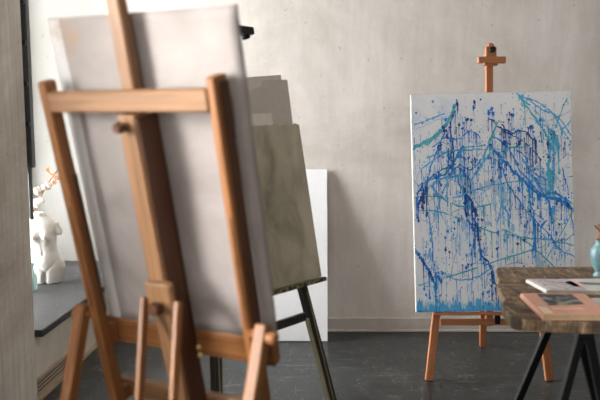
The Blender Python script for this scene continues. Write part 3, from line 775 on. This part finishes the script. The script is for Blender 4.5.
quadbook('paperback_book', [(.812, 2.506), (.794, 2.226), (1.010, 2.222), (1.037, 2.499)], .750, .771, (M['salmon'], M['pages'], M['salmon']),
         'worn salmon pink book with a dark photograph on its cover, near edge of table',
         [('cover_photograph', [(.22, .05), (.22, .62), (.80, .55), (.78, .05)], M['photo']), ('worn_patch', [(.02, .66), (.02, .97), (.17, .95), (.15, .68)], M['salmon_worn']), ('title_panel', [(.20, .72), (.22, .80), (.72, .78), (.70, .70)], plain('title_panel_print', lin(226, 178, 156), .6))])
quadbook('magazine', [(.910, 2.751), (.929, 2.570), (1.215, 2.560), (1.235, 2.765)], .750, .766, (M['white_cover'], M['white_pages'], M['white_cover']),
         'thin white-edged art book with a mottled colourful cover, behind the salmon book',
         [('cover_art', [(.06, .02), (.06, .97), (.52, .97), (.50, .02)], M['art']), ('pink_print', [(.40, .30), (.44, .70), (.58, .75), (.56, .12)], plain('pink_print', lin(216, 176, 166), .5)), ('teal_print', [(.56, .30), (.60, .50), (.97, .62), (.97, .42)], M['dark_teal'])])
quadbook('notebook', [(1.054, 2.47), (1.048, 2.33), (1.25, 2.32), (1.26, 2.48)], .750, .762, (M['grey_cover'], M['white_pages'], M['grey_cover']),
         'pale grey booklet lying to the right of the salmon pink book', [('dark_print', [(.03, .35), (.03, .6), (.9, .6), (.9, .35)], M['dark_teal'])])
JX, JY = 1.252, 2.86
jr = thing('stoppered_jar', (JX, JY, .75), 'small turquoise ceramic jar with brown stopper on the table at the right edge', 'jar')
mb = MB(); mb.lathe((JX, JY, .7505), [(0, 0), (.028, 0), (.031, .004), (.029, .012), (.022, .020), (.026, .030), (.038, .055), (.045, .085), (.046, .105), (.041, .122), (.030, .134), (.025, .140), (.027, .150), (.029, .155), (.024, .156), (.020, .15), (0, .148)], 32)
mb.build('body', M['jar'], jr)
mb = MB(); mb.lathe((JX, JY, .9), [(0, 0), (.018, 0), (.020, .012), (.024, .014), (.025, .022), (.018, .026), (0, .028)], 20); st = mb.build('stopper', M['cork'], jr)
mb = MB()
for k in range(5):
    t = k * 1.26; mb.tube([(JX, JY, .926), (JX + .012 * math.cos(t), JY + .012 * math.sin(t), .946), (JX + .034 * math.cos(t + .5), JY + .034 * math.sin(t + .5), .966)], [.007, .007, .004], 8)
mb.build('twig_knot', M['cork'], st)

# ------------------------------------------------------------------ window sill: torso cast, bottle, vase, cotton branch
SZ = .3752
BX, BY = -1.612, 4.36
mb = MB()
# rings: height, centre x, half width, half depth, centre y
prof = [(.0, .002, .076, .050, 0), (.02, .002, .084, .054, 0), (.06, .006, .094, .062, .002), (.10, .010, .099, .068, .004), (.135, .008, .094, .067, .004), (.17, .003, .082, .058, .002), (.205, -.004, .070, .050, 0), (.235, -.006, .069, .049, -.001), (.27, -.010, .074, .053, -.003), (.305, -.014, .080, .058, -.004), (.34, -.018, .086, .058, -.002), (.372, -.020, .090, .052, .002), (.398, -.022, .082, .044, .004), (.414, -.023, .056, .036, .004), (.424, -.024, .036, .032, .004), (.440, -.025, .031, .030, .002), (.452, -.025, .027, .026, .002), (.455, -.025, .001, .001, .002)]
n = 40; vs = []; cT, sT = math.cos(.12), math.sin(.12)
def tor(x, y, z): return V((BX + x * cT - y * sT, BY + x * sT + y * cT, SZ + z))
for z_, cx, hw, hd, cy in prof:
    for i in range(n):
        t = 2 * PI * i / n; ct, sn = math.cos(t), math.sin(t)
        x = cx + hw * math.copysign(abs(ct) ** .9, ct); y = cy + hd * math.copysign(abs(sn) ** .9, sn)
        if sn < 0:
            for bx_ in (-.036, .036):                     # breasts
                y -= .034 * math.exp(-(((x - cx - bx_) / .023) ** 2 + ((z_ - .305) / .026) ** 2))
            y -= .010 * math.exp(-(((x - cx) / .04) ** 2 + ((z_ - .15) / .04) ** 2))      # belly
            y += .010 * math.exp(-(((x - cx) / .006) ** 2 + ((z_ - .19) / .012) ** 2))     # navel
            y += .018 * math.exp(-(((x - cx) / .010) ** 2)) * max(0, min(1, (.085 - z_) / .05))  # between thighs
            y += .010 * math.exp(-(((abs(x - cx) - .045 + (.1 - z_) * -.5) / .010) ** 2 + ((z_ - .10) / .03) ** 2))
        else:
            y += .022 * math.exp(-(((abs(x - cx) - .04) / .03) ** 2 + ((z_ - .09) / .04) ** 2))
        vs.append((x, y, z_))
def refine(vs):
    # insert intermediate rings so the bumps read
    return vs
# dense rings by interpolation
dense = []
import bisect
hs = [p[0] for p in prof]
def at(zz):
    k = min(max(bisect.bisect_right(hs, zz) - 1, 0), len(prof) - 2); t = (zz - hs[k]) / (hs[k + 1] - hs[k]); t2 = t
    return [prof[k][j] + (prof[k + 1][j] - prof[k][j]) * t2 for j in range(1, 5)]
vs = []; NR = 90; n = 56
for r in range(NR + 1):
    z_ = .4545 * r / NR; cx, hw, hd, cy = at(z_)
    for i in range(n):
        t = 2 * PI * i / n; ct, sn = math.cos(t), math.sin(t)
        x = cx + hw * 1.13 * ct; y = cy + hd * sn
        fr = max(0, -sn) ** .5 if sn < 0 else 0
        if sn < 0:
            for bx_ in (-.037, .037):
                y -= fr * .042 * math.exp(-(((x - cx - bx_) / .024) ** 2 + ((z_ - .303) / .025) ** 2))
            y -= fr * .010 * math.exp(-(((x - cx) / .04) ** 2 + ((z_ - .145) / .04) ** 2))
            y += fr * .009 * math.exp(-(((x - cx) / .006) ** 2 + ((z_ - .192) / .010) ** 2))
            y += fr * .003 * math.exp(-(((x - cx) / .008) ** 2)) * (1 if .2 < z_ < .28 else 0)
            y += fr * .034 * math.exp(-(((x - cx) / .009) ** 2)) * max(0, min(1, (.088 - z_) / .03))
            y += fr * .009 * math.exp(-(((abs(x - cx) - (z_ - .075) * 1.05) / .007) ** 2)) * (1 if .078 < z_ < .16 else 0)
        else:
            y += .02 * math.exp(-(((abs(x - cx) - .04) / .03) ** 2 + ((z_ - .09) / .04) ** 2))
        vs.append(tor(x, y, z_))
fs = [[r * n + i, r * n + (i + 1) % n, r * n + n + (i + 1) % n, r * n + n + i] for r in range(NR) for i in range(n)] + [list(range(n - 1, -1, -1)), [NR * n + i for i in range(n)]]
mb.add(vs, fs, None, 0, True)
# arm stumps
mb.tube([tor(.035, .004, .378), tor(.066, .004, .368), tor(.083, .003, .340), tor(.088, .0, .312), tor(.089, -.001, .303)], [.030, .031, .027, .024, .018], 20)
mb.tube([tor(-.072, .004, .376), tor(-.104, .004, .368), tor(-.122, .006, .345), tor(-.126, .008, .325)], [.030, .030, .026, .018], 20)
o = mb.build('torso_sculpture', M['bust'], None, (BX, BY, SZ))
rm = o.modifiers.new('merge', 'REMESH'); rm.mode = 'VOXEL'; rm.voxel_size = .0042; rm.use_smooth_shade = True
sm = o.modifiers.new('soft', 'SMOOTH'); sm.factor = .5; sm.iterations = 3
tag(o, 'white armless female torso cast standing on the dark window sill', 'sculpture')
bx, by = -1.622, 4.155
bo = thing('glass_bottle', (bx, by, SZ), 'small clear teal glass bottle on the window sill before the torso', 'bottle')
mb = MB(); mb.lathe((bx, by, SZ), [(0, .002), (.026, .001), (.030, .006), (.030, .075), (.027, .092), (.014, .110), (.0125, .150), (.0155, .153), (.0155, .163), (.0105, .163), (.0105, .150), (.012, .112), (.024, .092), (.027, .075), (.027, .01), (0, .008)], 28); mb.build('body', M['teal_glass'], bo)
mb = MB(); mb.lathe((bx, by, SZ), [(.0157, .152), (.0175, .154), (.0175, .164), (.0157, .166)], 24); mb.build('rim', plain('teal_rim', lin(150, 190, 186), .2), bo)
vx, vy = -1.80, 4.56
mb = MB(); mb.lathe((vx, vy, SZ), [(0, 0), (.04, 0), (.052, .02), (.056, .10), (.05, .18), (.034, .235), (.026, .27), (.030, .295), (.024, .296), (.020, .27), (.028, .235), (.044, .18), (.05, .1), (.044, .02), (0, .012)], 30)
o = mb.build('vase', M['vase'], None, (vx, vy, SZ)); tag(o, 'dark vase half hidden behind the left pier on the window sill', 'vase')
br = thing('cotton_branch', (vx, vy, SZ + .02), 'dried cotton branch with white bolls standing in the dark vase', 'branch')
path = [V((vx + .005, vy, SZ + .02)), V((vx - .004, vy, .65)), V((-1.782, 4.555, 0.730)), V((-1.745, 4.555, 0.815)), V((-1.697, 4.550, 0.900)), V((-1.645, 4.545, 0.990)), V((-1.590, 4.545, 1.060)), V((-1.560, 4.545, 1.100))]
mb = MB(); mb.tube(path, [.006, .006, .006, .0058, .0054, .005, .0045, .003])
for a, b in (((-1.720, 4.552, 0.860), (-1.677, 4.525, 0.865)), ((-1.680, 4.548, 0.930), (-1.710, 4.525, 0.935)), ((-1.645, 4.545, 0.990), (-1.590, 4.525, 0.990)), ((-1.615, 4.545, 1.030), (-1.570, 4.535, 1.020)), ((-1.605, 4.545, 1.042), (-1.635, 4.535, 1.070)), ((-1.663, 4.545, 0.960), (-1.620, 4.530, 0.955))):
    mid_ = (V(a) + V(b)) / 2 + V((0, 0, -.006)); mb.tube([a, mid_, b], [.0042, .0036, .003], 8)
mb.build('stem', M['twig'], br)
random.seed(6)
for c, r in (((-1.717, 4.530, 0.863), .026), ((-1.685, 4.520, 0.876), .020), ((-1.700, 4.520, 0.942), .023), ((-1.657, 4.530, 0.965), .019), ((-1.630, 4.530, 0.975), .015)):
    mb = MB()
    for k in range(5):
        t = k * 2 * PI / 5; mb.ball(V(c) + V((r * .62 * math.cos(t), random.uniform(-.3, .3) * r, r * .62 * math.sin(t))), r * random.uniform(.56, .72), nu=14, nv=9)
    mb.ball(V(c) + V((0, -r * .3, 0)), r * .7)
    bl_ = mb.build('cotton_boll', M['cotton'], br)
    mb = MB()
    for k in range(4):
        t = k * PI / 2 + .5; d = V((math.cos(t), 0, math.sin(t)))
        mb.tube([V(c) + V((0, r * .7, 0)), V(c) + d * r * .7 + V((0, r * .6, 0)), V(c) + d * r * 1.3 + V((0, -.1 * r, 0))], [r * .2, r * .28, r * .04], 8)
    mb.build('husk', M['husk'], bl_)
for c in ((-1.590, 4.525, 1.000), (-1.567, 4.535, 1.025), (-1.635, 4.535, 1.078), (-1.560, 4.545, 1.103), (-1.593, 4.530, 1.045)):
    mb = MB()
    for k in range(5):
        t = k * 1.257; d = V((math.cos(t), -.3, math.sin(t)))
        mb.tube([V(c), V(c) + d * .012 + V((0, -.003, 0)), V(c) + d * .021], [.004, .006, .001], 8)
    mb.build('dry_husk', M['husk'], br)

# ------------------------------------------------------------------ light
def area(name, loc, direction, sx, sy, power, col=(1, 1, 1)):
    l = bpy.data.lights.new(name, 'AREA'); l.shape = 'RECTANGLE'; l.size = sx; l.size_y = sy; l.energy = power; l.color = col
    o = bpy.data.objects.new(name, l); C.objects.link(o); o.location = loc
    o.rotation_euler = V(direction).to_track_quat('-Z', 'Y').to_euler(); return o
area('window_daylight_far', LW(.85, 1.15, 1.65), -LT + V((0, 0, -.12)), 1.9, 2.4, 400, (1, .99, .982))
area('window_daylight_near', LW(-3.4, 1.15, 1.85), -LT + V((0, 0, -.12)), 2.6, 1.8, 860, (1, .99, .982))
area('rear_daylight', (-1.0, YR + .25, 1.9), (.3, 1, -.05), 1.8, 1.8, 55, (1, .99, .982))  # added fill lamp inside the rear wall, no window there
w = bpy.data.worlds.new('overcast'); bpy.context.scene.world = w; w.use_nodes = True
bg = w.node_tree.nodes['Background']; bg.inputs[0].default_value = (1, .99, .975, 1); bg.inputs[1].default_value = 1.6

# ------------------------------------------------------------------ camera
cam = bpy.data.cameras.new('camera'); cam.sensor_width = 36; cam.lens = 42
co = bpy.data.objects.new('camera', cam); C.objects.link(co)
co.location = (0, 0, 1.4); co.rotation_euler = (PI / 2 - math.atan(80 / 700), 0, 0)
cam.dof.use_dof = True; cam.dof.focus_distance = 3.75; cam.dof.aperture_fstop = 2.2
sc = bpy.context.scene; sc.camera = co
sc.view_settings.view_transform = 'Standard'; sc.view_settings.look = 'None'; sc.view_settings.exposure = .38
sc.cycles.use_denoising = True; sc.cycles.max_bounces = 8; sc.cycles.transparent_max_bounces = 12
